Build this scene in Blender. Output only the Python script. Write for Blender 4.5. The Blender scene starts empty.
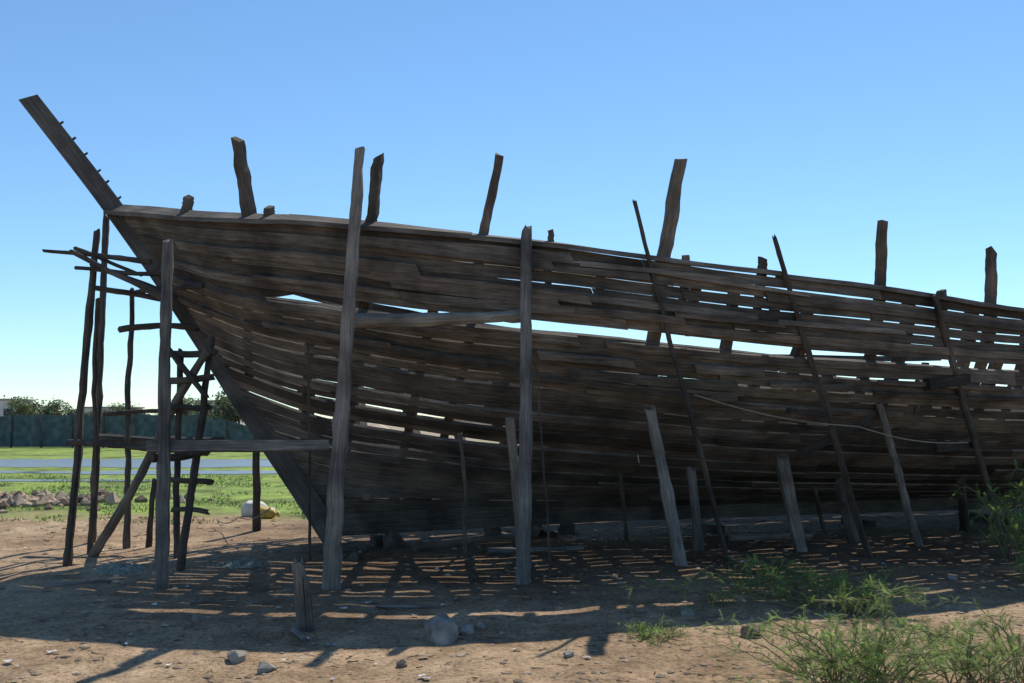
import bpy, math, random
import numpy as np
from mathutils import Vector, noise, Matrix
random.seed(7)
R=random.random
def U(a,b): return a+(b-a)*random.random()
sc=bpy.context.scene
COL=sc.collection

# ---------------------------------------------------------------- materials
def new_mat(name):
    m=bpy.data.materials.new(name); m.use_nodes=True
    nt=m.node_tree; b=nt.nodes["Principled BSDF"]
    b.inputs["Specular IOR Level"].default_value=0.2
    return m,nt,b
def ramp(nt,stops):
    r=nt.nodes.new("ShaderNodeValToRGB")
    e=r.color_ramp.elements
    while len(e)<len(stops): e.new(0.5)
    for i,(p,c) in enumerate(stops):
        e[i].position=p; e[i].color=(c[0],c[1],c[2],1)
    return r
def mixc(nt,mode,fac,a,b):
    n=nt.nodes.new("ShaderNodeMix"); n.data_type='RGBA'; n.blend_type=mode
    for sock,val in ((n.inputs[0],fac),(n.inputs[6],a),(n.inputs[7],b)):
        if hasattr(val,"is_linked"): nt.links.new(val,sock)
        elif isinstance(val,(int,float)): sock.default_value=val
        else: sock.default_value=(val[0],val[1],val[2],1)
    return n.outputs[2]
def wood(name,dark,light,gscale=16,bump=0.5):
    m,nt,b=new_mat(name); L=nt.links
    uv=nt.nodes.new("ShaderNodeUVMap")
    mp=nt.nodes.new("ShaderNodeMapping"); mp.inputs["Scale"].default_value=(1.2,gscale,1)
    L.new(uv.outputs[0],mp.inputs[0])
    n1=nt.nodes.new("ShaderNodeTexNoise"); n1.inputs["Scale"].default_value=2.2; n1.inputs["Detail"].default_value=8; n1.inputs["Roughness"].default_value=.7
    L.new(mp.outputs[0],n1.inputs["Vector"])
    r=ramp(nt,[(.3,dark),(.5,tuple((a+c)/2.3 for a,c in zip(dark,light))),(.72,light)]); L.new(n1.outputs[0],r.inputs[0])
    geo=nt.nodes.new("ShaderNodeNewGeometry")
    n2=nt.nodes.new("ShaderNodeTexNoise"); n2.inputs["Scale"].default_value=2.3; n2.inputs["Detail"].default_value=6
    L.new(geo.outputs["Position"],n2.inputs["Vector"])
    r2=ramp(nt,[(.32,(.5,.49,.49)),(.68,(1.3,1.26,1.2))]); L.new(n2.outputs[0],r2.inputs[0])
    c=mixc(nt,'MULTIPLY',1.0,r.outputs[0],r2.outputs[0])
    at=nt.nodes.new("ShaderNodeAttribute"); at.attribute_name="tint"
    c=mixc(nt,'MULTIPLY',1.0,c,at.outputs["Color"])
    L.new(c,b.inputs["Base Color"]); b.inputs["Roughness"].default_value=.85
    bp=nt.nodes.new("ShaderNodeBump"); bp.inputs["Strength"].default_value=bump; bp.inputs["Distance"].default_value=.015
    L.new(n1.outputs[0],bp.inputs["Height"]); L.new(bp.outputs[0],b.inputs["Normal"])
    return m
def simple(name,c1,c2,scale=6,rough=.9,bump=.3,dist=.02):
    m,nt,b=new_mat(name); L=nt.links
    geo=nt.nodes.new("ShaderNodeNewGeometry")
    n=nt.nodes.new("ShaderNodeTexNoise"); n.inputs["Scale"].default_value=scale; n.inputs["Detail"].default_value=6
    L.new(geo.outputs["Position"],n.inputs["Vector"])
    r=ramp(nt,[(.3,c1),(.7,c2)]); L.new(n.outputs[0],r.inputs[0])
    L.new(r.outputs[0],b.inputs["Base Color"]); b.inputs["Roughness"].default_value=rough
    bp=nt.nodes.new("ShaderNodeBump"); bp.inputs["Strength"].default_value=bump; bp.inputs["Distance"].default_value=dist
    L.new(n.outputs[0],bp.inputs["Height"]); L.new(bp.outputs[0],b.inputs["Normal"])
    return m
M_HULL=wood("hull_wood",(.058,.050,.046),(.235,.205,.182),14,.8)
M_FRAME=wood("frame_wood",(.085,.065,.05),(.24,.185,.14),12,.7)
M_STEM=wood("stem_wood",(.07,.064,.062),(.18,.166,.156),12,.6)
M_POLE=wood("pole_wood",(.10,.092,.086),(.34,.31,.285),18,1.0)
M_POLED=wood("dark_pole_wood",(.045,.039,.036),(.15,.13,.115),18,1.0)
M_LOG=wood("pale_log_wood",(.20,.18,.155),(.44,.39,.34),14,.7)
M_ROPE=simple("rope_fibre",(.17,.15,.12),(.33,.29,.23),60)
M_ROCK=simple("grey_rock",(.14,.13,.115),(.36,.33,.29),9,.9,.7,.03)
M_ROCKB=simple("brown_rock",(.12,.09,.07),(.28,.21,.155),9,.9,.7,.03)
M_ROCKD=simple("shaded_rock",(.05,.042,.036),(.13,.105,.085),9,.9,.7,.03)  # darker rock copy, hull shade put into the colour of stones beneath it

# ---------------------------------------------------------------- helpers
def mesh_obj(name,verts,faces,mat,origin=(0,0,0),uvs=None,tints=None,smooth=False,parent=None):
    o=Vector(origin)
    me=bpy.data.meshes.new(name)
    me.from_pydata([tuple(Vector(v)-o) for v in verts],[],faces)
    if mat is not None:
        for mm in (mat if isinstance(mat,(list,tuple)) else [mat]): me.materials.append(mm)
    if uvs is not None:
        l=me.uv_layers.new(name="UVMap"); l.data.foreach_set("uv",[c for uv in uvs for c in uv])
    ca=me.color_attributes.new(name="tint",type='FLOAT_COLOR',domain='CORNER')
    n=len(me.loops)
    if tints is None: ca.data.foreach_set("color",[1.0]*(4*n))
    else: ca.data.foreach_set("color",[c for t in tints for c in (t[0],t[1],t[2],1)])
    if smooth: me.polygons.foreach_set("use_smooth",[True]*len(me.polygons))
    me.update()
    ob=bpy.data.objects.new(name,me); COL.objects.link(ob)
    ob.location=o
    if parent is not None:
        ob.parent=parent; ob.location=o-parent.location
    return ob
def tag(ob,label,cat,group=None):
    ob["label"]=label; ob["category"]=cat
    if group: ob["group"]=group
    return ob
def empty(name,loc):
    e=bpy.data.objects.new(name,None); e.location=loc; e.empty_display_size=.3; COL.objects.link(e); return e
class Acc:
    def __init__(s): s.v=[];s.f=[];s.uv=[];s.t=[]
    def ring_sweep(s,rings,tint,uo=None,closed=True):
        base=len(s.v); n=len(rings[0]); uo=uo or (U(0,50),U(0,50))
        for r in rings: s.v.extend(r)
        L=0; per=[0]
        for j in range(n): per.append(per[-1]+(rings[0][(j+1)%n]-rings[0][j]).length)
        for i in range(len(rings)-1):
            dl=(rings[i+1][0]-rings[i][0]).length
            for j in range(n):
                a=base+i*n+j; b=base+i*n+(j+1)%n; c=base+(i+1)*n+(j+1)%n; d=base+(i+1)*n+j
                s.f.append((a,b,c,d))
                u0,u1=uo[0]+L,uo[0]+L+dl; w0,w1=uo[1]+per[j],uo[1]+per[j+1]
                s.uv+= [(u0,w0),(u0,w1),(u1,w1),(u1,w0)]; s.t+=[tint]*4
            L+=dl
        for e,rev in ((0,True),(len(rings)-1,False)):
            idx=[base+e*n+j for j in range(n)]
            if rev: idx=idx[::-1]
            s.f.append(tuple(idx)); s.uv+=[(uo[0]+.02*k,uo[1]+.3*(k%3)) for k in range(n)]
            s.t+=[(tint[0]*1.25,tint[1]*1.2,tint[2]*1.1)]*n
    def make(s,name,mat,origin=(0,0,0),parent=None,smooth=False):
        return mesh_obj(name,s.v,s.f,mat,origin,s.uv,s.t,smooth,parent)
def rt(lo=.75,hi=1.2):
    k=U(lo,hi); w=U(-.06,.06); return (k*(1+w),k,k*(1-w))
def frame_dirs(d,up=Vector((0,0,1))):
    d=d.normalized()
    if abs(d.dot(up))>.9: up=Vector((0,1,0))
    a=d.cross(up).normalized(); b=a.cross(d).normalized()
    return a,b
def pole(name,p0,p1,r0,r1,mat=None,crook=.03,sides=9,parent=None,ends=.05,squareish=False,tint=None,twist=0):
    p0=Vector(p0);p1=Vector(p1); d=p1-p0; Ln=d.length
    a,b=frame_dirs(d); seg=max(4,int(Ln/.09)); off=U(0,100)
    ac=Acc(); rings=[]
    ph=[U(.82,1.16) for _ in range(sides)]
    for i in range(seg+1):
        t=i/seg
        w=math.sin(math.pi*t)**.6 if 0<t<1 else 0
        q=t*Ln
        c=p0+d*t+a*((noise.noise((off,q*.45,0))*.9+.3*noise.noise((off,q*1.9,3))+.18*noise.noise((off,q*5,3)))*crook*w)+b*((noise.noise((off,0,q*.6+9))+.3*noise.noise((off,2,q*2.6)))*crook*w)
        kn=max(0,noise.noise((off,7,q*2.6))-.28)*.8
        r=(r0+(r1-r0)*t)*(1+.10*noise.noise((off,3,q*2.2))+.08*noise.noise((off,3,q*8))+kn)
        ring=[]
        for j in range(sides):
            th=2*math.pi*j/sides+math.pi/4+twist*t
            rr=r*ph[j]*(1+.16*noise.noise((off+j*1.7,q*2.2,4))+.14*noise.noise((off+j*3.1,q*9,4)))
            if squareish:
                m=max(abs(math.cos(th)),abs(math.sin(th))); rr=r/m*(1+.08*noise.noise((off+j,q*1.5,4))+.04*noise.noise((off+j*3,q*7,4)))
            e=0
            if i in(0,seg): e=U(-ends,ends)*(1 if i else .3)
            ring.append(c+a*math.cos(th)*rr+b*math.sin(th)*rr+d.normalized()*e)
        rings.append(ring)
    ac.ring_sweep(rings,tint or rt())
    return ac.make(name,mat or M_POLE,origin=p0,parent=parent)
def hermite(xs,ys):
    xs=np.array(xs,float);ys=np.array(ys,float)
    m=np.gradient(ys,xs)
    def f(x):
        x=min(max(x,xs[0]),xs[-1]); i=min(int(np.searchsorted(xs,x,side='right'))-1,len(xs)-2); i=max(i,0)
        h=xs[i+1]-xs[i]; t=(x-xs[i])/h
        return float((2*t**3-3*t**2+1)*ys[i]+(t**3-2*t**2+t)*h*m[i]+(-2*t**3+3*t**2)*ys[i+1]+(t**3-t**2)*h*m[i+1])
    return f
def sm(t):
    t=min(max(t,0),1); return t*t*(3-2*t)

# ---------------------------------------------------------------- world, sun, camera
w=bpy.data.worlds.new("World"); sc.world=w; w.use_nodes=True
nt=w.node_tree; bg=nt.nodes["Background"]
sky=nt.nodes.new("ShaderNodeTexSky"); sky.sky_type='NISHITA'; sky.sun_disc=False
EL=math.radians(51); AZ=math.radians(20)
sky.sun_elevation=EL; sky.sun_rotation=AZ; sky.air_density=1.0; sky.dust_density=0.0; sky.ozone_density=4
tintn=mixc(nt,'MULTIPLY',1.0,sky.outputs[0],(1.20,1.43,1.50))
nt.links.new(tintn,bg.inputs[0]); bg.inputs[1].default_value=.1
sd=bpy.data.lights.new("sun",'SUN'); sd.energy=5.0; sd.angle=math.radians(.5); sd.color=(1,.93,.80)
so=bpy.data.objects.new("sun",sd); COL.objects.link(so)
sv=Vector((math.sin(AZ)*math.cos(EL),math.cos(AZ)*math.cos(EL),math.sin(EL)))
so.rotation_euler=sv.to_track_quat('Z','Y').to_euler(); so.location=(10,30,30)
cd=bpy.data.cameras.new("camera"); cam=bpy.data.objects.new("camera",cd); COL.objects.link(cam)
cd.sensor_width=36; cd.lens=31.64; cd.shift_y=76.5/1024; cd.clip_end=6000
cam.location=(0,0,1.7); cam.rotation_euler=(math.radians(90),0,0); sc.camera=cam
sc.view_settings.view_transform='Standard'; sc.view_settings.look='None'; sc.view_settings.exposure=0

# ---------------------------------------------------------------- ground
def gh(x,y):
    k=1.0 if y<15 else max(0,1-(y-15)/3)
    kx=1.0 if abs(x)<14 else max(0,1-(abs(x)-14)/5)
    k*=kx
    return k*(.06*noise.noise((x*.45,y*.45,0))+.022*noise.noise((x*1.7,y*1.7,5))+.012*noise.noise((x*5,y*5,8)))
def axis(lo,hi,step,far_lo,far_hi):
    a=list(np.arange(lo,hi,step)); s=step; x=hi
    while x<far_hi: a.append(x); s*=1.25; x+=s
    a.append(far_hi); s=step; x=lo-step; pre=[]
    while x>far_lo: pre.append(x); s*=1.25; x-=s
    pre.append(far_lo); return pre[::-1]+a
xs=axis(-9,11,.08,-2500,2500); ys=axis(3.5,17,.08,-300,4000)
vs=[(x,y,gh(x,y)) for y in ys for x in xs]; nx=len(xs)
fs=[(j*nx+i,j*nx+i+1,(j+1)*nx+i+1,(j+1)*nx+i) for j in range(len(ys)-1) for i in range(nx-1)]
m,nt,b=new_mat("ground_soil"); L=nt.links
geo=nt.nodes.new("ShaderNodeNewGeometry"); P=geo.outputs["Position"]
def nz(scale,detail=6,rough=.6):
    n=nt.nodes.new("ShaderNodeTexNoise"); n.inputs["Scale"].default_value=scale; n.inputs["Detail"].default_value=detail; n.inputs["Roughness"].default_value=rough
    L.new(P,n.inputs["Vector"]); return n.outputs[0]
big=nz(.6,7,.65); mid=nz(3.5); fine=nz(26,8,.7)
r=ramp(nt,[(.32,(.25,.165,.10)),(.5,(.39,.275,.175)),(.70,(.49,.365,.245))]); L.new(big,r.inputs[0])
r2=ramp(nt,[(.3,(.60,.58,.55)),(.65,(1.14,1.12,1.1))]); L.new(mid,r2.inputs[0])
r3=ramp(nt,[(.36,(.45,.42,.39)),(.5,(1,1,1)),(.70,(1.25,1.24,1.22))]); L.new(fine,r3.inputs[0])
dirt=mixc(nt,'MULTIPLY',1,mixc(nt,'MULTIPLY',1,r.outputs[0],r2.outputs[0]),r3.outputs[0])
sep=nt.nodes.new("ShaderNodeSeparateXYZ"); L.new(P,sep.inputs[0])
zn=nz(.35,5)
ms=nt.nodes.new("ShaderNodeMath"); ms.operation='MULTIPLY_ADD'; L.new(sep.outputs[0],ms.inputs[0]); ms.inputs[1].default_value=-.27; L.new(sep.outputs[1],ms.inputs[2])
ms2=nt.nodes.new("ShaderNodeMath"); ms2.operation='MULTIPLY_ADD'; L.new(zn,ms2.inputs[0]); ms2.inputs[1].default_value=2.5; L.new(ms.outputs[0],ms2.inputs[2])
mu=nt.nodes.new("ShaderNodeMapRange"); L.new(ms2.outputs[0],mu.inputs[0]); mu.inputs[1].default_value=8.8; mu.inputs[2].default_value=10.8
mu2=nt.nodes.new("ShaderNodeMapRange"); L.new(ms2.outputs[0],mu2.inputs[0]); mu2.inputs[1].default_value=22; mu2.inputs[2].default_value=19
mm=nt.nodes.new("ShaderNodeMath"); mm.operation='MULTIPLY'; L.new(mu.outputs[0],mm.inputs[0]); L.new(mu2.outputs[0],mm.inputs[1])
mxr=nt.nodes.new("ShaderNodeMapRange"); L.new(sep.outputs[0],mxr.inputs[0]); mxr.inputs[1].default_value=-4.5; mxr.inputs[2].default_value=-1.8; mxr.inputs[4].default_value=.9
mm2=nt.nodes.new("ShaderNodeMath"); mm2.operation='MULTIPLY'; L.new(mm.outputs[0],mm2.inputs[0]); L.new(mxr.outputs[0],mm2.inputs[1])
dirt=mixc(nt,'MIX',mm2.outputs[0],dirt,mixc(nt,'MULTIPLY',1,dirt,(.38,.34,.32)))  # under-hull shade painted into the soil colour
ma=nt.nodes.new("ShaderNodeMath"); ma.operation='MULTIPLY_ADD'; L.new(zn,ma.inputs[0]); ma.inputs[1].default_value=9; L.new(sep.outputs[1],ma.inputs[2])
mr=nt.nodes.new("ShaderNodeMapRange"); L.new(ma.outputs[0],mr.inputs[0]); mr.inputs[1].default_value=19; mr.inputs[2].default_value=21
xg=nt.nodes.new("ShaderNodeMapRange"); L.new(sep.outputs[0],xg.inputs[0]); xg.inputs[1].default_value=0; xg.inputs[2].default_value=-2.5
mg_=nt.nodes.new("ShaderNodeMath"); mg_.operation='MULTIPLY'; L.new(mr.outputs[0],mg_.inputs[0]); L.new(xg.outputs[0],mg_.inputs[1])
gn=nz(2.2,7,.7); gb=nz(.45,7,.7)
rg=ramp(nt,[(.34,(.19,.15,.10)),(.44,(.18,.24,.06)),(.62,(.28,.39,.09))]); L.new(gn,rg.inputs[0])
rgb=ramp(nt,[(.38,(.5,.46,.45)),(.48,(.95,.95,.95)),(.66,(1.25,1.2,.85))]); L.new(gb,rgb.inputs[0])
c=mixc(nt,'MIX',mg_.outputs[0],dirt,mixc(nt,'MULTIPLY',1,rg.outputs[0],rgb.outputs[0]))
mr2=nt.nodes.new("ShaderNodeMapRange"); L.new(ma.outputs[0],mr2.inputs[0]); mr2.inputs[1].default_value=60; mr2.inputs[2].default_value=75
c=mixc(nt,'MIX',mr2.outputs[0],c,(.34,.27,.2))
L.new(c,b.inputs["Base Color"]); b.inputs["Roughness"].default_value=.95
bp=nt.nodes.new("ShaderNodeBump"); bp.inputs["Strength"].default_value=.9; bp.inputs["Distance"].default_value=.03
hh=nt.nodes.new("ShaderNodeMath"); hh.operation='MULTIPLY_ADD'; L.new(mid,hh.inputs[0]); hh.inputs[1].default_value=1.2; L.new(fine,hh.inputs[2])
L.new(hh.outputs[0],bp.inputs["Height"]); L.new(bp.outputs[0],b.inputs["Normal"])
g=mesh_obj("ground",vs,fs,m,smooth=True); g["kind"]="structure"; tag(g,"bare reddish brown sandy boatyard ground","ground")

m,nt,b=new_mat("pool_water"); b.inputs["Base Color"].default_value=(.16,.17,.16,1); b.inputs["Roughness"].default_value=.32; b.inputs["Specular IOR Level"].default_value=.35
n=nt.nodes.new("ShaderNodeTexNoise"); n.inputs["Scale"].default_value=5; bp=nt.nodes.new("ShaderNodeBump"); bp.inputs["Strength"].default_value=.4
geo=nt.nodes.new("ShaderNodeNewGeometry"); nt.links.new(geo.outputs["Position"],n.inputs["Vector"]); nt.links.new(n.outputs[0],bp.inputs["Height"]); nt.links.new(bp.outputs[0],b.inputs["Normal"])
def pool(cx,cy,rx,ry,seed):
    N=160; v=[]
    for i in range(N):
        t=2*math.pi*i/N; k=1+.3*noise.noise((math.cos(t)*2.2+seed,math.sin(t)*2.2,seed))+.3*noise.noise((math.cos(t)*9+seed,math.sin(t)*9,1))
        v.append((cx+rx*k*math.cos(t),cy+ry*k*math.sin(t),.012))
    o=mesh_obj("water",v,[tuple(range(N))],m,origin=(cx,cy,.012)); o["kind"]="structure"; tag(o,"shallow still grey tidal water on mud flat","water")
pool(-15,34,12,3.2,2); pool(-10.5,28.0,4.5,1.1,5); pool(-17,28.2,2.0,.7,12); pool(-12.5,24.4,3.2,.4,7)

# ---------------------------------------------------------------- ship geometry
OX,OY=-2.7,12.0; TH=math.radians(15.5)
AX=Vector((math.cos(TH),math.sin(TH),0)); NR=Vector((math.sin(TH),-math.cos(TH),0))
SHIP0=Vector((OX,OY,0))
def W(u,b,z): return SHIP0+AX*u+NR*b+Vector((0,0,z))
ustem=hermite([.1,.6,1.6,2.65,3.55,4.45,5.65],[.33,.02,-.62,-1.27,-1.84,-2.46,-3.36])
gS=hermite([0,1,2,3,4.5,6.5,8.5,10.5,18],[1,.775,.65,.53,.415,.264,.15,.02,.12])
eS=hermite([0,.5,1,2,3,4.5,6.5,10.5,14,18],[.02,.23,.4,.65,.82,.94,1,1,.93,.78])
bm=hermite([0,.15,.3,.45,.6,.8,1,1.1],[.08,.9,1.7,2.35,2.85,3.25,3.4,3.42])
zm=hermite([0,.15,.3,.45,.6,.8,1,1.1],[.40,.60,.88,1.25,1.70,2.36,2.98,3.27])
def zst(v): return .3+4.0*max(v,0)**.74
def us(v): return ustem(zst(v))
def S(s,v,sg=1,off=0.0):
    k=.42+.58*max(0.0,min(v,1))**.8
    u=us(v)+s
    b_=bm(v)*eS(s*k)+.02
    p=1+.55*min(1,max(0,(1-v)/.22))
    z=zm(v)+(zst(v)-zm(v))*max(gS(max(s,0)),.001)**p
    return W(u,sg*(b_+off),z)
def Nrm(s,v,sg):
    s=max(s,.06); v=max(v,.01)
    a=S(s+.05,v,sg)-S(s-.05,v,sg); c=S(s,min(v+.02,1.08),sg)-S(s,max(v-.02,0),sg)
    n=a.cross(c)
    if n.dot(NR)*sg<0: n=-n
    return n.normalized()
ship=empty("wooden_ship_hull",SHIP0)
tag(ship,"unfinished wooden dhow hull with gappy weathered planking on sand","boat")
UEND=15.3
def plank(ac,s0,s1,fa,fb,sg,th,out,tint,wob=.0025):
    n=max(3,int((s1-s0)/.2)); rings=[]; o=U(0,99)
    for i in range(n+1):
        s=s0+(s1-s0)*i/n
        va=fa(s)+wob*noise.noise((s*.8,o,0))+.0010*noise.noise((s*5,o,0)); vb=fb(s)+wob*noise.noise((s*.8,o,7))+.0010*noise.noise((s*5,o,9))
        if vb-va<.004: vb=va+.004
        N=Nrm(s,(va+vb)/2,sg); w_=out+.010*noise.noise((s*.8,o,3))
        A=S(s,va,sg);B=S(s,vb,sg)
        rings.append([A+N*w_,B+N*w_,B+N*(w_-th),A+N*(w_-th)])
    ac.ring_sweep(rings,tint)
def bumpf(x,c,w_): return math.exp(-((x-c)/w_)**2)
def planking(sg):
    ac=Acc()
    e=[0.0]
    while e[-1]<.76: e.append(e[-1]+U(.034,.058))
    sc_=.772/e[-1]; e=[x*sc_ for x in e]
    seams=[]; big_i=0
    for i,v in enumerate(e):
        base=U(.0004,.0014); bumps=[]
        if v<.20: base=.0006 if sg>0 else .0001
        if .21<v<.75:
            if sg>0:
                big_i+=1
                if v<.62 and big_i%2==0: bumps.append((U(1.6,2.6),U(1.3,1.9),U(.007,.011)))
                else: bumps.append((U(.3,3.0),U(.5,1.6),U(.0005,.003)))
                for _ in range(3): bumps.append((U(4,11),U(.7,1.6),U(.0003,.003)))
                if v>.42: bumps.append((U(7,10.5),U(1.2,2.2),U(.001,.004)))
            else:
                bumps.append((U(.5,3.5),U(1.2,2.2),U(.009,.016)))
                for _ in range(4): bumps.append((U(4,15),U(.8,2),U(.001,.008)))
        if v>.6: base+=.0005
        seams.append((base,bumps))
    def gap(i,x):
        b0,bs=seams[i]; return b0+sum(a*bumpf(x,c,w_) for c,w_,a in bs)
    for k in range(len(e)-1):
        a,b_=e[k],e[k+1]; am=(a+b_)/2; send=UEND-us(am); s=.03
        top=(k==len(e)-2); first=True
        while s<send-.05:
            if sg<0 and first and .27<am<.66 and k%3!=0: s+=U(3.2,4.6)
            ln=U(4.0,7.5) if first else U(2.5,6); first=False; s1=min(s+ln,send)
            if send-s1<.8: s1=send
            skip=False
            if sg<0 and am>.62: skip=R()<(.45 if s>4 else .3)
            jv=U(-.001,.001)
            if not skip:
                plank(ac,s,s1-.008,lambda x:a+gap(k,x)+jv,lambda x:(b_-gap(k+1,x)+jv) if not top else b_+jv+.005*noise.noise((x*.9,sg,3)),sg,.045,U(-.014,.018),rt(.5,1.45))
            s=s1
    if sg>0:
        up=[.806,.840,.872,.905,.938,.969,.999]
        for k in range(6):
            a,b_=up[k],up[k+1]; am=(a+b_)/2; send=UEND-us(am); s=.03; first=True
            while s<send-.05:
                s1=min(s+(U(4,6.5) if first else U(2.2,5)),send)
                if send-s1<.8: s1=send
                far=min(max((s-3.5)/2,0),1); g0=U(.0004,.0012)+far*U(.0004,.0024); g1=U(.0001,.0005)+far*.0004; c0=U(s,s1); amp=U(0,.004)*(.3+far*.7)
                tl=U(-.0007,.0007)*(0.3 if first else 1)
                def lo_(x):
                    d=0
                    if k==0: d=.032*(1-sm((x-1.2)/.7))+.010*sm((x-5.2)/2.5)+.006*max(0,noise.noise((x*1.6,5,5)))
                    return a+g1+tl*(x-s)-d
                plank(ac,s,s1-.008,lo_,lambda x:b_-g0-amp*bumpf(x,c0,.9)+tl*(x-s),sg,.035,U(-.010,.014)+(U(0,.03) if R()<.35 else 0),rt(.5,1.45))
                first=False; s=s1
        for (v,h,s0,s1) in [(.823,.014,.3,5.2),(.885,.010,1.2,6.8),(.755,.015,.02,4.6),(.757,.013,4.9,9.5),(.826,.012,5.6,12),(.66,.011,.05,4.0),(.94,.012,7,13),(.60,.008,4.5,8.5)]:
            sl=U(-.0015,.0015)
            plank(ac,s0,s1,lambda x:v-h+sl*(x-s0),lambda x:v+h+sl*(x-s0),sg,.04,.045,rt(.65,1.4))
        for i in range(24):
            s0=U(.6,9.5); v=random.choice([U(.84,.98),U(.84,.98),U(.6,.74)]); ln=U(.7,2.6); tl=U(-.008,.008); hh_=U(.006,.014)
            plank(ac,s0,s0+ln,lambda x:v-hh_+tl*(x-s0),lambda x:v+hh_+tl*(x-s0),sg,.03,.085,rt(.6,1.5))
    else:
        for (s0,s1) in [(.1,3.6),(5.2,9),(11,15)]:
            plank(ac,s0,s1,lambda x:.955,lambda x:.99,sg,.04,0,rt())
    return ac.make("hull_planking",M_HULL,origin=S(2,.1,sg),parent=ship)
planking(1); planking(-1)
def rail(sg):
    ac=Acc(); s=-.12; send=UEND-us(1)
    while s<send:
        s1=min(s+U(1.8,3.6),send); n=max(3,int((s1-s)/.2)); dz=U(-.015,.02); do=U(-.015,.015); rg=[]; tl=U(-.008,.008)
        for i in range(n+1):
            x=s+(s1-s)*i/n; N=Nrm(x,.99,sg); p=S(x,1.0,sg); up=Vector((0,0,1)); q=.014*noise.noise((x*1.5,s,2))+tl*(x-s)
            rg.append([p+N*(.07+do)+up*(-.028+dz+q),p+N*(.07+do)+up*(.022+dz+q),p-N*(.13-do)+up*(.022+dz+q),p-N*(.13-do)+up*(-.028+dz+q)])
        ac.ring_sweep(rg,rt(.7,1.3)); s=s1-.02 if s1<send else s1
    return ac.make("rail",M_HULL,origin=S(1,1,sg),parent=ship)
rail(1)
def rib(u,sg,vbot,vtop,extra=None,wd=.055):
    rings=[]; n0=max(5,int((vtop-vbot)*24))
    pts=[]
    for i in range(n0+1):
        v=vbot+(vtop-vbot)*i/n0
        s=u-us(min(v,1.05))
        if s<.18: continue
        N=Nrm(s,min(v,1.0),sg); pts.append((S(s,v,sg,0),N))
    if len(pts)<3: return
    dp=.12 if not extra else .10
    for (p,N) in pts:
        q=wd*(1+.25*noise.noise((p.z*2,u,sg)))
        sh=AX*(.04*noise.noise((p.z*1.3,u*3,1)))
        rings.append([p-N*.06-AX*q+sh,p-N*.06+AX*q+sh,p-N*(.06+dp)+AX*q+sh,p-N*(.06+dp)-AX*q+sh])
    if extra:
        du,dz,di=extra; r=rings[-1]
        n=12; base=list(r); c=sum(base,Vector())/4; cut=U(-.04,.04)
        for i in range(1,n+1):
            t=i/n; kk=(1-.15*t)
            off=AX*(du*t+.02*(noise.noise((t*2.2,u*7,0))-noise.noise((0,u*7,0)))*min(1,dz*2)+.012*noise.noise((t*8,u*7,3)))+Vector((0,0,dz*t))-NR*sg*(di*t)
            rings.append([c+(x-c)*kk*(1+.2*noise.noise((t*5*dz,u+j*3,5)))+off+(Vector((0,0,((cut if j in(0,3) else -cut)+U(-.015,.015))*min(1,dz*2))) if i==n else Vector()) for j,x in enumerate(base)])
    ac=Acc(); ac.ring_sweep(rings,rt(.6,1.2))
    ac.make("frame",M_FRAME,origin=rings[0][0],parent=ship)
tall={-.8:(-.14,.84,.0),.45:(.08,.76,.03),1.6:(.20,.90,.02),3.6:(.22,1.14,.0),6.3:(.03,.82,.0),7.9:(.02,.70,.0)}
u=-1.9; k=0
while u<14.8:
    if not any(abs(u-t)<.2 for t in tall):
        k+=1
        if k%4==0 or (u>3.8 and k%2==0): rib(u,1,.03,U(.93,1.0))
        else:
            rib(u,1,.03,U(.70,.76 if u<4 else .80))
            if R()<.45: rib(u+U(-.1,.1),1,.80,U(.95,1.0),None,.045)
    u+=U(.58,.70) if u<3 else U(.42,.54)
for t,e in tall.items(): rib(t,1,.03,1.0,e,.064 if t in(3.6,) else .052)
u=-1.7; k=0
while u<14.8:
    k+=1
    rib(u,-1,.03,U(.68,.75) if k%4 else U(.9,1.0)); u+=U(.75,.9) if u<3 else U(.5,.62)
for (u,v) in [(-1.55,.13),(-.6,.06),(2.35,.12),(3.85,.06),(4.75,.14),(7.2,.08)]: rib(u,1,.82,1.0,(U(-.02,.03),v+.05,0),.036)
for u in (0.6,2.2,3.8,5.6,7.4,9.2,11,13):
    s=u-us(.70); A=S(s,.70,1,-.1); B=S(s,.70,-1,-.1)
    pole("deck_beam",A,B,.07,.07,M_FRAME,.02,8,ship,.0,True)
def sweep_center(pts,hw,fd,name,mat,tap=0):
    rings=[]
    for i,(u,z) in enumerate(pts):
        a=pts[max(i-1,0)];c=pts[min(i+1,len(pts)-1)]
        t=Vector((c[0]-a[0],c[1]-a[1])).normalized(); nn=Vector((t.y,-t.x))
        f=fd*(1-tap*i/len(pts)); q=.008*noise.noise((u*2,z*2,0))
        e0=.06 if (tap and i==len(pts)-1) else 0
        A=W(u-nn.x*f*.6+t.x*e0,hw+q,z-nn.y*f*.6+t.y*e0);B=W(u+nn.x*f*.4,hw+q,z+nn.y*f*.4)
        C=W(u+nn.x*f*.4,-hw-q,z+nn.y*f*.4);D=W(u-nn.x*f*.6+t.x*e0,-hw-q,z-nn.y*f*.6+t.y*e0)
        rings.append([A,B,C,D])
    ac=Acc(); ac.ring_sweep(rings,(1,1,1)); return ac.make(name,mat,origin=rings[0][0],parent=ship),rings
zz=[.12+ (5.62-.12)*i/26 for i in range(27)]
sweep_center([(ustem(z),z) for z in zz],.08,.29,"stem_post",M_STEM,.25)
sweep_center([(.2+i*.5,.24+min(i*.01,.08)) for i in range(31)],.09,.30,"keel",M_POLED)
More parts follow.
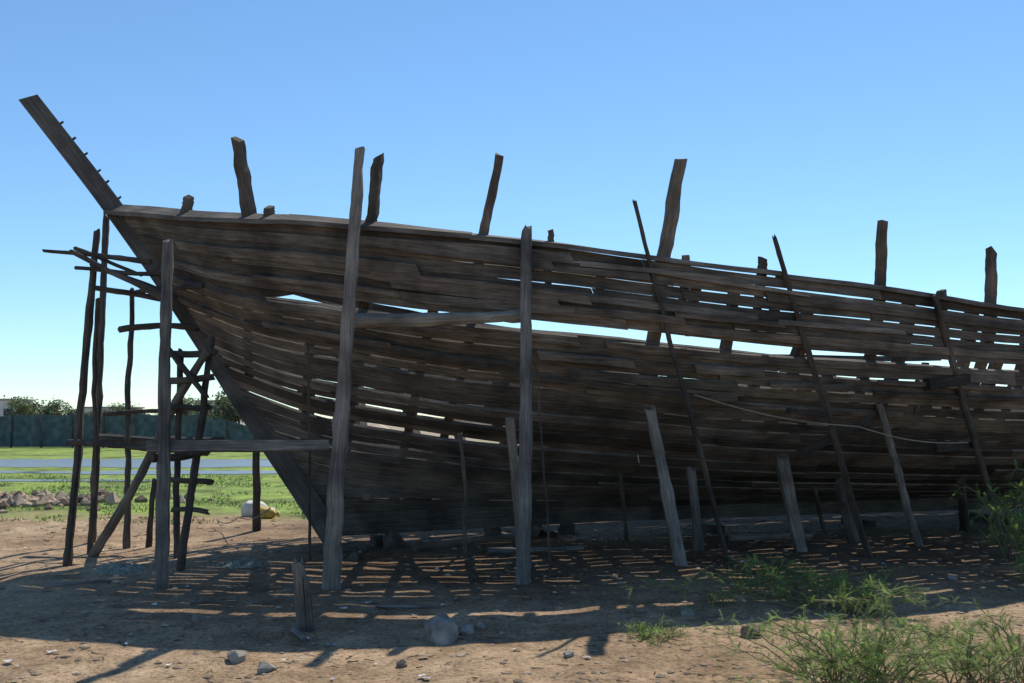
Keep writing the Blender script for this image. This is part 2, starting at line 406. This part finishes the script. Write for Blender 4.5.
for i in range(6):
    z=4.42+i*.18+U(-.03,.03); uu=ustem(z)
    p=W(uu+.085,U(-.04,.04),z+.04); 
    pole("bolt",p,p+AX*.035+Vector((0,0,.03)),.016,.013,M_POLED,.0,6,ship,.0)
ac=Acc()
for i in range(14):
    v=.08+i*.066; s=UEND-us(v)-.05
    A=S(s,v,1);B=S(s,v,-1);A2=S(s,v+.06,1);B2=S(s,v+.06,-1)
    ac.ring_sweep([[A,A2,A2+AX*.05,A+AX*.05],[B,B2,B2+AX*.05,B+AX*.05]],rt())
ac.make("transom",M_HULL,origin=S(12,.1,1),parent=ship)
for (a,c,r_) in [((-3.3,10.75,3.36),(.2,11.3,2.7),.04)]:
    pole("stringer",a,c,r_,r_,M_HULL,.02,8,ship,.02,True)

for i,u in enumerate([.9,3.3,5.9,8.5,11.0]):
    p=W(u,0,0); a=p-NR*.35; c=p+NR*.35; rr=.06
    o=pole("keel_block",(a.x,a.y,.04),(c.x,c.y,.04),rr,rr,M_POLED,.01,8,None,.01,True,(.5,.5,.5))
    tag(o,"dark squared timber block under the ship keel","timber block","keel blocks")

# ---------------------------------------------------------------- props
def prop(p0,p1,r0,r1,label,mat=None,crook=.03,sq=False,name="wooden_prop",tint=None):
    p0=(p0[0],p0[1],gh(p0[0],p0[1])-.06)
    o=pole(name,p0,p1,r0,r1,mat,crook,9,None,.04,sq,tint); tag(o,label,"wooden post","props holding up the hull"); return o
prop((-1.81,8.95),(-1.545,9.13,4.42),.085,.048,"tall crooked grey trunk post standing against ship rail",None,.07)
prop((.113,9.27),(.155,9.32,3.66),.072,.052,"tall straight grey post standing against the planking",None,.04)
prop((2.57,10.72),(1.28,9.42,3.97),.035,.022,"long thin pole leaning steeply past the ship rail",M_POLED,.05)
prop((4.42,11.1),(2.85,9.78,3.66),.048,.025,"long thin dark pole leaning on the ship rail",M_POLED,.06)
prop((6.5,11.9),(4.88,10.4,3.12),.045,.04,"dark leaning pole propped against the ship side",M_POLED,.06)
prop((1.94,10.27),(1.56,10.18,1.80),.07,.055,"short stout pale grey prop under the planking",None,.02,True)
prop((2.42,11.6),(2.23,11.2,1.05),.05,.05,"short squared grey prop under the bilge",None,.01,True)
prop((3.71,11.5),(3.37,11.25,1.22),.07,.075,"short stout squared grey prop under the bilge",None,.01,True)
prop((5.44,12.0),(4.44,10.88,1.87),.05,.04,"slanting round grey prop under the planking",None,.04)
prop((4.71,12.3),(4.35,11.9,.88),.08,.075,"short thick squared prop under the bilge",None,.01,True)
prop((.12,10.9),(-.02,10.15,1.68),.06,.05,"leaning grey prop under the bow planking",None,.03)
prop((-.58,11.4),(-.61,10.55,1.5),.03,.022,"thin crooked stick prop under the bow",None,.06)
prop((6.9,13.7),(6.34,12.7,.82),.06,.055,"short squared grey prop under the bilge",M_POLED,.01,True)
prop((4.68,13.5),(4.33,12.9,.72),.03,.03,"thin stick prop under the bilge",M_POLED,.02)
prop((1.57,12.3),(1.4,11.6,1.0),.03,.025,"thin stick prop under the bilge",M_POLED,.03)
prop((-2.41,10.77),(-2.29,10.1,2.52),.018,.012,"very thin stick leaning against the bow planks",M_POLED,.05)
prop((.42,9.75),(.27,9.62,2.2),.014,.010,"very thin stick leaning against the planking",M_POLED,.05)
o=pole("wooden_log",(-1.66,9.24,2.70),(.10,9.42,2.77),.085,.06,M_LOG,.02,9,None,.03); tag(o,"pale round log slung between two posts against planking","log")
for a,c,r_,lb in [((3.46,10.9,1.25),(4.25,10.6,1.70),.055,"dark squared beam wedged diagonally against the planking"),((4.95,10.75,2.10),(5.5,10.85,2.17),.065,"dark timber chock fixed to the planking"),((5.2,11.1,1.33),(5.75,11.3,1.36),.05,"dark timber chock fixed to the planking"),((3.1,10.1,1.78),(3.6,10.35,1.74),.03,"short dark board end on the planking")]:
    o=pole("timber_chock",a,c,r_,r_*.9,M_POLED,.01,8,None,.03,True,(.5,.5,.5)); tag(o,lb,"timber")
def rope(ps,r,name="rope"):
    ps=[Vector(p) for p in ps]; pts=[]
    for i in range(len(ps)-1):
        for k in range(14):
            t=k/14; pts.append(ps[i].lerp(ps[i+1],t)-Vector((0,0,.07*math.sin(math.pi*t))))
    pts.append(ps[-1]); rings=[]
    for i,p in enumerate(pts):
        d=pts[min(i+1,len(pts)-1)]-pts[max(i-1,0)]; a,b_=frame_dirs(d)
        rings.append([p+a*r*math.cos(t)+b_*r*math.sin(t) for t in [2*math.pi*j/6 for j in range(6)]])
    ac=Acc(); ac.ring_sweep(rings,(1,1,1)); return ac.make(name,M_ROPE,origin=ps[0])
tag(rope([(2.05,10.1,1.96),(4.02,10.45,1.60),(5.57,11.0,1.40)],.008),"pale rope slung loosely along the ship side","rope")
tag(rope([(-2.9,10.8,.62),(-3.8,12.5,.32),(-4.6,14,.12)],.008),"thin rope running from bow to the ground","rope")

# ---------------------------------------------------------------- bow scaffold
sca=empty("scaffold",(-4.3,10.8,0)); tag(sca,"rickety pole scaffold of rough sticks beside ship bow","scaffold")
def sp(p0,p1,r0,r1,name="pole",mat=M_POLED,crook=.05,sq=False):
    p0=Vector(p0)
    if p0.z==0: p0.z=gh(p0.x,p0.y)-.06
    return pole(name,p0,p1,r0,r1,mat,crook,9,sca,.04,sq)
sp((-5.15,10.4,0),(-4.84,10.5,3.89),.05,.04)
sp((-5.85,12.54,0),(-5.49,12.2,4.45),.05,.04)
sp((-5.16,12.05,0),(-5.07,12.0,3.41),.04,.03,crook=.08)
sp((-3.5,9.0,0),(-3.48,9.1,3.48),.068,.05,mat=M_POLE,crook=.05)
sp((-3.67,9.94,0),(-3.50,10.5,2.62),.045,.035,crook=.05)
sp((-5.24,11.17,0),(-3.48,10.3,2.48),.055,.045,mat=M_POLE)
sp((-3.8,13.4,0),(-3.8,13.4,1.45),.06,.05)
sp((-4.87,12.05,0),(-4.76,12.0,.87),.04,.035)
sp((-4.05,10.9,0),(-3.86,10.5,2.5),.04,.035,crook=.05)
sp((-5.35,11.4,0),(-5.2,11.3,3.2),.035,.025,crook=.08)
sp((-3.68,9.13,1.41),(-1.86,9.1,1.42),.062,.058,"crossbeam",mat=M_POLE,sq=True,crook=.01)
sp((-5.2,10.55,1.42),(-3.6,9.25,1.38),.035,.035,"crossbeam")
sp((-3.6,8.98,1.30),(-3.55,10.5,1.3),.04,.04,"crossbeam")
sp((-4.80,11.0,2.78),(-3.85,11.0,2.80),.04,.035,"crossbeam")
sp((-5.50,10.55,3.66),(-4.20,10.45,3.51),.02,.04,"crossbeam")
sp((-5.10,10.4,3.63),(-3.85,10.2,3.02),.022,.035,"crossbeam")
sp((-5.05,10.85,3.27),(-4.1,10.75,3.10),.03,.035,"crossbeam")
sp((-4.95,10.6,3.5),(-3.9,10.4,3.1),.03,.035,"crossbeam")
sp((-4.9,11.6,3.3),(-3.5,10.2,3.2),.03,.03,"crossbeam")
sp((-5.2,10.7,3.72),(-4.3,10.5,3.36),.025,.02,"crossbeam")
sp((-5.0,10.3,3.42),(-4.0,10.5,3.38),.022,.03,"crossbeam")
for i,z in enumerate([2.42,2.14,1.86,.95,.6]):
    sp((-3.98+.01*i,10.42,z+U(-.04,.04)),(-3.42-.02*i,10.36,z+U(-.04,.04)),.04 if i<2 else .032,.035,"crossbeam",sq=i<2)
sp((-3.95,10.35,2.5),(-3.5,10.3,1.95),.03,.03,"crossbeam")
sp((-5.6,12.15,1.42),(-3.9,12.1,1.40),.05,.05,"crossbeam")
sp((-5.4,11.9,1.75),(-4.3,11.9,1.78),.025,.03,"crossbeam")

# ---------------------------------------------------------------- stump post in front
o=prop((-1.66,7.22),(-1.72,7.24,.54),.06,.055,"short split weathered stump post set in the sand",M_POLE,.02,False,"stump_post")
del o["group"]
pole("split_slab",(-1.60,7.16,-.03),(-1.64,7.18,.40),.025,.02,M_POLE,.01,8,o,.04,True)
for a,c,r_ in [((-1.72,7.1,.03),(-1.55,6.75,.04),.028),((-1.2,8.0,.03),(-.75,7.9,.04),.02),((-4.6,8.9,.04),(-4.1,9.2,.03),.02),((2.2,8.9,.03),(2.7,9.15,.03),.02),((-.3,11.2,.04),(.9,11.5,.04),.05),((3.0,12.4,.05),(4.2,12.6,.05),.05),((-2.9,8.1,.03),(-2.5,8.2,.03),.016)]:
    o=pole("driftwood_stick",a,c,r_,r_*.7,M_POLE,.03,7,None,.02); tag(o,"short weathered offcut stick lying on sand","stick","offcuts lying on the sand")

# ---------------------------------------------------------------- rocks
def rock(x,y,sx,sy,sz,mat,seed,label="angular grey stone lying on the sand",sink=.3):
    import bmesh
    bmm=bmesh.new(); bmesh.ops.create_icosphere(bmm,subdivisions=4,radius=1)
    for v in bmm.verts:
        p=v.co.copy(); n_=noise.noise(p*1.1+Vector((seed,0,0)))*.5+noise.noise(p*3+Vector((0,seed,0)))*.14
        q=p*(1+n_)
        for pl in range(11):
            rr=random.Random(seed*31+pl); d=Vector((rr.uniform(-1,1),rr.uniform(-1,1),rr.uniform(-.4,1))).normalized(); k=q.dot(d)-.60
            if k>0: q-=d*k*.96
        q*=1+.05*noise.noise(p*7+Vector((0,0,seed)))
        v.co=Vector((q.x*sx,q.y*sy,q.z*sz))
    me=bpy.data.meshes.new("stone"); bmm.to_mesh(me); bmm.free(); me.materials.append(mat)
    o=bpy.data.objects.new("stone",me); COL.objects.link(o); o.location=(x,y,gh(x,y)+sz*(1-sink)*.6); o.rotation_euler=(0,0,seed*1.7)
    tag(o,label,"stone","stones on the sand"); return o
for i,(px,py,s,mt) in enumerate([(-.57,6.95,.18,M_ROCK),(-.36,7.15,.08,M_ROCK),(-1.93,6.3,.085,M_ROCK),(-1.65,6.05,.065,M_ROCK),(-.76,6.15,.05,M_ROCKB),(1.5,7.75,.08,M_ROCK),(1.85,6.95,.10,M_ROCKB),(-.25,7.25,.05,M_ROCK),
    (-2.0,11.6,.18,M_ROCKD),(-1.6,11.9,.2,M_ROCKD),(-1.2,11.5,.13,M_ROCKD),(-.3,13.0,.2,M_ROCKD),(.3,12.9,.24,M_ROCKD),(.8,13.4,.2,M_ROCKD),(-1.9,10.9,.1,M_ROCKD),(3.1,8.8,.07,M_ROCK),(-2.6,7.4,.05,M_ROCK),(-3.3,6.9,.05,M_ROCKB),(.4,6.4,.045,M_ROCK),(4.6,9.4,.06,M_ROCK),(1.1,9.6,.05,M_ROCKB),(2.1,8.3,.05,M_ROCK)]):
    rock(px,py,s*U(.95,1.25),s*U(.8,1),s*U(.7,.9),mt,i+3)
ac=Acc()
def chip(x,y,s,flat=.5,tint=None):
    z=gh(x,y); a=U(0,6.28); n=5; base=len(ac.v)
    top=[Vector((x+s*U(.6,1)*math.cos(a+6.28*j/n),y+s*U(.6,1)*math.sin(a+6.28*j/n),z+s*flat*U(.1,.5))) for j in range(n)]
    ac.v+=top+[Vector((x,y,z+s*flat*U(.6,1.1)))]+[Vector((p.x,p.y,z-.01)) for p in top]
    t=tint or rt(.5,1.3)
    for j in range(n):
        k=(j+1)%n
        ac.f.append((base+j,base+k,base+n)); ac.uv+=[(x,y),(x+.01,y),(x,y+.01)]; ac.t+=[t]*3
        ac.f.append((base+n+1+j,base+n+1+k,base+k,base+j)); ac.uv+=[(x,y)]*4; ac.t+=[t]*4
for i in range(11000):
    y=4.5+ (R()**1.3)*11; x=U(-.62,.62)*y*1.02
    if noise.noise((x*.8,y*.8,3))<U(-.5,.35): continue
    chip(x,y,(.005+.034*R()**6)*(.8+y*.05))
mg,nt,b=new_mat("gravel_stone"); at=nt.nodes.new("ShaderNodeAttribute"); at.attribute_name="tint"
nt.links.new(mixc(nt,'MULTIPLY',1,(.29,.22,.16),at.outputs["Color"]),b.inputs["Base Color"]); b.inputs["Roughness"].default_value=.9
o=ac.make("gravel",mg); o["kind"]="stuff"; tag(o,"scattered small stones and wood chips on sand","gravel")
ml,nt,b=new_mat("litter_plastic"); at=nt.nodes.new("ShaderNodeAttribute"); at.attribute_name="tint"; nt.links.new(at.outputs["Color"],b.inputs["Base Color"]); b.inputs["Roughness"].default_value=.6
ac=Acc()
for i in range(120):
    y=U(5.5,12); x=U(-.6,.6)*y; s=U(.010,.035); z=gh(x,y)+.012; a=U(0,6.28); c=random.choice([(.6,.58,.55),(.5,.5,.52),(.45,.4,.33),(.3,.32,.4),(.12,.1,.1)])
    base=len(ac.v); n=3
    for p in range(n):
        for q in range(n):
            X=(p-1)*s;Y=(q-1)*s*.7; ac.v.append(Vector((x+X*math.cos(a)-Y*math.sin(a),y+X*math.sin(a)+Y*math.cos(a),z+U(0,s*.5))))
    for p in range(n-1):
        for q in range(n-1):
            k=base+p*n+q; ac.f.append((k,k+1,k+n+1,k+n)); ac.uv+=[(0,0)]*4; ac.t+=[c]*4
o=ac.make("litter",ml); o["kind"]="stuff"; tag(o,"small scraps of paper and plastic on sand","litter")
ac=Acc()
for i in range(800):
    y=5+R()**1.2*9; x=U(-.6,.6)*y; a=U(0,6.28); l=U(.02,.11); wv=U(.001,.003); z=gh(x,y)+.006
    d=Vector((math.cos(a),math.sin(a),0)); p_=Vector((-d.y,d.x,0))*wv; c=Vector((x,y,z))
    rr=[[c+d*(q*l-.5*l)+p_+Vector((0,0,.01*U(0,1))),c+d*(q*l-.5*l)-p_,c+d*(q*l-.5*l)+Vector((0,0,wv*2))] for q in (0,.5,1)]
    ac.ring_sweep(rr,rt(.7,1.8))
o=ac.make("twigs",M_POLED); o["kind"]="stuff"; tag(o,"dry twigs and bark strips strewn on sand","twigs")

ac=Acc()
for i in range(300):
    x=-10.6+random.gauss(0,1.3); y=18+random.gauss(0,.8); chip(x,y,U(.05,.20),U(.8,1.3),rt(.4,1.5))
o=ac.make("rubble",mg,origin=(-10.8,18,0)); o["kind"]="stuff"; tag(o,"heap of broken pale stones at mud flat edge","rubble")

def sack(x,y,s,mat,label,seed):
    rings=[]; n=16
    prof=[(0,.05),(.04,.62),(.2,.98),(.45,1.05),(.7,.85),(.85,.45),(.92,.2),(1.0,.32),(1.08,.38)]
    for (t,r_) in prof:
        rings.append([Vector((x+s*(t-.5)*1.5,y+s*.55*r_*math.cos(a)*(1+.2*noise.noise((t*4,a*2,seed))),max(.0,gh(x,y)+s*.3+s*.5*r_*math.sin(a)*(1+.5*noise.noise((t*3,a*3,seed+4)))))) for a in [2*math.pi*j/n for j in range(n)]])
    ac=Acc(); ac.ring_sweep(rings,(1,1,1)); o=ac.make("sack",mat,origin=(x,y,0),smooth=True); tag(o,label,"sack"); return o
M_Y=simple("yellow_plastic",(.40,.28,.06),(.60,.42,.14),12,.6); M_WH=simple("white_sackcloth",(.45,.44,.4),(.7,.68,.62),12,.8)
sack(-4.15,15.2,.25,M_Y,"lumpy tied yellow sack lying on the flat",1); sack(-4.4,15.5,.34,M_WH,"tied white sack lying beside yellow sack",6)
def heap(x,y,rx,ry,h,mat,label,seed,name="fishing_net",cat="fishing net"):
    n=28; v=[];f=[]
    for i in range(n):
        for j in range(n):
            a=(i/(n-1)-.5)*2;b_=(j/(n-1)-.5)*2; d=min(1,math.sqrt(a*a+b_*b_)*(1+.3*noise.noise((a*2,b_*2,seed+3)))); X=x+a*rx;Y=y+b_*ry
            v.append((X,Y,gh(X,Y)-.02+(h*(1-d**2)*(.7+.9*noise.noise((a*3,b_*3,seed)))+ .03*noise.noise((a*9,b_*9,seed)) if d<1 else -.03)))
    for i in range(n-1):
        for j in range(n-1):
            k=i*n+j; f.append((k,k+n,k+n+1,k+1))
    o=mesh_obj(name,v,f,mat,origin=(x,y,0)); tag(o,label,cat,"crumpled heaps on the sand")
M_NET=simple("net_fibre",(.12,.15,.13),(.33,.34,.29),35,.9,.9,.03)
heap(-4.3,9.9,.32,.2,.12,M_NET,"crumpled pale green fishing net on sand",1); heap(-3.1,10.3,.3,.22,.1,M_NET,"crumpled pale fishing net beside a post",4)

# ---------------------------------------------------------------- fence, bank, houses, trees far off
def fence():
    e=empty("net_fence",(-20,52,0)); tag(e,"long low teal grey net fence across the flat","fence")
    n=120;v=[];f=[];x0,x1=-36,-14.6
    for i in range(n+1):
        x=x0+(x1-x0)*i/n
        for k in range(5):
            v.append((x,52+.12*math.sin(i*.9)+.1*noise.noise((i*.3,k,0)),.02+k/4*((1.9 if x<-18 else 1.9-.11*(x+18)*2)+.12*noise.noise((i*.15,3,0))-.07*abs(math.sin(i*math.pi/10)))))
    for i in range(n):
        for k in range(4):
            a=i*5+k; f.append((a,a+5,a+6,a+1))
    mesh_obj("net",v,f,simple("green_net",(.06,.085,.095),(.13,.165,.175),3,.9),origin=(-20,52,0),parent=e)
    for i in range(13):
        x=x0+(x1-x0)*i/12; pole("fence_post",(x,51.8,-.1),(x+U(-.1,.1),51.8,2.1 if x<-18 else 1.6),.05,.04,M_POLED,.03,7,e)
fence()
v=[];f=[];n=60
for i in range(n+1):
    x=-27+(21)*i/n; h=max(.02,(1.25+.45*noise.noise((x*.4,0,0)))*min(1,(n-i)/8))
    for (dy,hz) in [(0,-.02),(1.2,.5),(2.5,.95),(4,1.0),(6,-.05)]: v.append((x,55+dy+.3*noise.noise((x,dy,0)),h*hz+(.06*noise.noise((x*2,dy,2)) if hz>0 else 0)))
for i in range(n):
    for k in range(4):
        a=i*5+k; f.append((a,a+5,a+6,a+1))
o=mesh_obj("bank",v,f,simple("bank_soil",(.3,.24,.17),(.5,.42,.32),1.2,.95),origin=(-16,56,0),smooth=True); o["kind"]="structure"; tag(o,"low tan earth bank beyond the flat","bank")
M_WALL=simple("house_plaster",(.5,.49,.46),(.72,.7,.66),1.5,.9); M_DARK=simple("window_dark",(.03,.035,.04),(.06,.065,.07),3,.4); M_TIN=simple("roof_sheet",(.2,.19,.18),(.35,.33,.3),2,.7)
def box(name,c,s,mat,parent):
    x,y,z=c;a,b_,h=[k/2 for k in s]
    v=[(x+i*a,y+j*b_,z+k*h) for k in(-1,1) for j in(-1,1) for i in(-1,1)]
    f=[(0,2,3,1),(4,5,7,6),(0,1,5,4),(1,3,7,5),(3,2,6,7),(2,0,4,6)]
    return mesh_obj(name,v,f,mat,origin=c,parent=parent)
def house(x,y,wd,h,label):
    e=empty("house",(x,y,0)); tag(e,label,"house","houses beyond the flat")
    box("wall",(x,y,h/2),(wd,5,h),M_WALL,e); box("roof",(x,y,h+.12),(wd+.5,5.5,.24),M_TIN,e)
    box("door",(x+wd*.1,y-2.52,1.05),(1,.06,2.1),M_DARK,e)
    for k in(-.32,.36): box("window",(x+wd*k,y-2.52,h*.6),(1.1,.06,1.0),M_DARK,e)
house(-74,130,7,4.2,"low white flat roofed house beside trees"); house(-62,140,7,3.2,"low white flat roofed house beside trees"); house(-49,150,6,4.4,"white plaster house with flat roof beside trees"); house(-41.5,128,5,2.4,"small pale shed with sheet roof")
M_TRUNK=simple("tree_bark",(.1,.08,.06),(.2,.16,.12),5)
mf,nt,b=new_mat("tree_foliage"); at=nt.nodes.new("ShaderNodeAttribute"); at.attribute_name="tint"
fc=mixc(nt,'MULTIPLY',1,(.12,.15,.085),at.outputs["Color"]); nt.links.new(fc,b.inputs["Base Color"]); b.inputs["Roughness"].default_value=.8  # leaf green paled and greyed, distance haze put into the colour
tr=nt.nodes.new("ShaderNodeBsdfTranslucent"); nt.links.new(fc,tr.inputs[0]); mx=nt.nodes.new("ShaderNodeMixShader"); mx.inputs[0].default_value=.4
nt.links.new(b.outputs[0],mx.inputs[1]); nt.links.new(tr.outputs[0],mx.inputs[2]); nt.links.new(mx.outputs[0],nt.nodes["Material Output"].inputs[0])
def leafq(ac,p,s,t):
    a=Vector((U(-1,1),U(-1,1),U(-1,1))).normalized(); b_=a.orthogonal().normalized()
    k=len(ac.v); ac.v+=[p+a*s,p+b_*s*.5,p-a*s,p-b_*s*.5]; ac.f.append((k,k+1,k+2,k+3)); ac.uv+=[(0,0)]*4; ac.t+=[t]*4
tm=[]
for q in range(3):
    ac=Acc()
    for c in range(16):
        th=U(0,6.28); rr=U(.2,1)**.6*2.4; cc=Vector((rr*math.cos(th),rr*math.sin(th),U(1.5,3.6)-.25*rr)); cr=U(.5,1.0); tt=U(.6,1.5)
        for l in range(130):
            d=Vector((random.gauss(0,.5),random.gauss(0,.5),random.gauss(0,.4)))*cr
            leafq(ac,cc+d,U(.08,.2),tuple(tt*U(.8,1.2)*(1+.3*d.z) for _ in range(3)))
    tm.append(ac)
def tree(x,y,sc_,q):
    e=empty("tree",(x,y,0)); tag(e,"small round leafy dark green shade tree","tree","trees beyond the flat")
    o=pole("trunk",(x,y,-.1),(x+.2,y,1.9*sc_),.2*sc_,.12*sc_,M_TRUNK,.1,8,e)
    for k in range(3): pole("limb",(x+.15,y,1.5*sc_),(x+U(-1.2,1.2)*sc_,y+U(-1,1)*sc_,2.8*sc_),.09*sc_,.04*sc_,M_TRUNK,.1,6,e)
    if isinstance(tm[q],Acc):
        a=tm[q]; c=a.make("crown",mf,parent=None); tm[q]=c.data
    else:
        c=bpy.data.objects.new("crown",tm[q]); COL.objects.link(c)
    c.parent=e; c.location=(0,0,0); c.scale=(sc_*1.2,sc_,sc_); c.rotation_euler=(0,0,U(0,6.28))
for i,(px,d,s) in enumerate([(31,118,1.15),(44,120,1.25),(60,122,.95),(100,125,.8),(113,121,1.05),(136,140,.85),(148,126,.75),(200,128,1.0),(211,121,1.45),(225,122,1.25),(238,126,1.0),(6,160,.9)]):
    tree((px-512)/900*d,d,s,i%3)

mgr,nt,b=new_mat("grass_blades"); at=nt.nodes.new("ShaderNodeAttribute"); at.attribute_name="tint"; nt.links.new(mixc(nt,'MULTIPLY',1,(.21,.30,.07),at.outputs["Color"]),b.inputs["Base Color"])
ac=Acc()
for i in range(20000):
    y=U(14.3,27); x=U(-16,-1.5)
    if noise.noise((x*.6,y*.6,2))+.35*noise.noise((x*2,y*2,2))<.06: continue
    h=U(.03,.08); a=U(0,6.28); wv=Vector((math.cos(a),math.sin(a),0))*.015; p=Vector((x,y,gh(x,y)-.01)); k=len(ac.v)
    ac.v+=[p-wv,p+wv,p+Vector((U(-.04,.04),U(-.04,.04),h))]; ac.f.append((k,k+1,k+2)); ac.uv+=[(0,0)]*3; ac.t+=[rt(.7,1.5)]*3
o=ac.make("grass",mgr); o["kind"]="stuff"; tag(o,"patchy short green grass on wet mud flat","grass")

# ---------------------------------------------------------------- feathery thorn bushes
mb,nt,b=new_mat("thorn_bush_leaf"); at=nt.nodes.new("ShaderNodeAttribute"); at.attribute_name="tint"
cc=mixc(nt,'MULTIPLY',1,(.20,.29,.085),at.outputs["Color"]); nt.links.new(cc,b.inputs["Base Color"]); b.inputs["Roughness"].default_value=.6
tr=nt.nodes.new("ShaderNodeBsdfTranslucent"); nt.links.new(cc,tr.inputs[0]); mx=nt.nodes.new("ShaderNodeMixShader"); mx.inputs[0].default_value=.5
nt.links.new(b.outputs[0],mx.inputs[1]); nt.links.new(tr.outputs[0],mx.inputs[2]); nt.links.new(mx.outputs[0],nt.nodes["Material Output"].inputs[0])
M_TWIG=simple("thorn_bush_twig",(.14,.11,.07),(.28,.24,.15),20)
def bush(x,y,rad,hgt,nb,label,lean=(0,0),ls=1.0,dens=1.0,name="thorn_bush"):
    e=empty(name,(x,y,gh(x,y))); tag(e,label,"bush")
    st=Acc(); lf=Acc(); g0=Vector((x,y,gh(x,y)-.02))
    for i in range(nb):
        az=U(0,6.28); reach=rad*U(.3,1.25); tip=Vector((math.cos(az)*reach+lean[0]*U(.3,1),math.sin(az)*reach*.8+lean[1]*U(.3,1),0)); H=hgt*U(.3,1.0)
        b0=g0+Vector((U(-.35,.35)*rad,U(-.35,.35)*rad,0)); n=14; pts=[]; sd0=U(0,99)
        for k in range(n+1):
            t=k/n; z=H*math.sin(min(t*1.9,math.pi*.62))/1.0*(1 if t<.8 else 1-.25*(t-.8))
            pts.append(b0+tip*t+Vector((.14*rad*t*noise.noise((sd0,t*4,0)),.14*rad*t*noise.noise((sd0,t*4,5)),z+.08*t*noise.noise((sd0,t*5,9)))))
        rings=[]
        for k,p in enumerate(pts):
            d=pts[min(k+1,n)]-pts[max(k-1,0)]; a,b_=frame_dirs(d); r_=.0045*(1-.8*k/n)+.001
            rings.append([p+a*r_*math.cos(t)+b_*r_*math.sin(t) for t in (0,2.09,4.19)])
        st.ring_sweep(rings,(1,1,1))
        nl=int(24*dens); bt=U(.7,1.3)
        for l in range(nl):
            t=U(.2,1.0)**.8; f_=t*n; k=min(int(f_),n-1); p=pts[k].lerp(pts[k+1],f_-k); d=(pts[k+1]-pts[k]).normalized()
            o_=Vector((U(-1,1),U(-1,1),U(-.3,.9))).normalized(); dr=(d*.7+o_).normalized(); Lr=U(.04,.11)*ls
            sd_=dr.cross(Vector((U(-.3,.3),U(-.3,.3),1))).normalized(); tt=tuple(bt*q for q in rt(.6,1.4)); m_=16
            for q in range(1,m_+1):
                c=p+dr*Lr*q/m_-Vector((0,0,.25*Lr*(q/m_)**2))
                for sg in(-1,1):
                    ll=.009*ls*(1-.4*q/m_); w_=.0012*ls
                    kk=len(lf.v); s2=sd_*sg+dr*.35
                    lf.v+=[c-dr*w_,c+s2*ll*.5-dr*w_*1.2,c+s2*ll,c+s2*ll*.5+dr*w_*1.4]; lf.f.append((kk,kk+1,kk+2,kk+3)); lf.uv+=[(0,0)]*4; lf.t+=[tt]*4
    lo=lf.make("foliage",mb,origin=g0,parent=e); so_=st.make("stem",M_TWIG,origin=g0,parent=e)
bush(2.15,5.55,.70,.46,85,"feathery bright green thorn bush growing from sand",(-.1,0),1.2,1.4)
bush(2.95,5.5,.75,.48,62,"feathery bright green thorn bush growing from sand",(.1,0),1.2,1.3)
bush(3.0,7.9,1.0,.34,42,"low sprawling green thorn bush on the sand",(-.7,.3),1.6,1.3)
bush(2.5,8.6,.6,.40,16,"low sprawling green thorn bush on the sand",(-.4,.2),1.6,1.2)
bush(5.65,9.6,.75,1.2,60,"upright feathery thorn bush beside the ship",(-.05,0),1.8,1.3)
bush(5.2,8.6,.5,.45,24,"upright feathery thorn bush beside the ship",(.2,0),1.6,1.1)
bush(1.1,6.95,.28,.10,26,"small low green weed patch on the sand",(0,0),.9,.8,"weed")
bush(1.85,8.2,.18,.1,14,"small low green weed patch on the sand",(0,0),.8,.7,"weed")
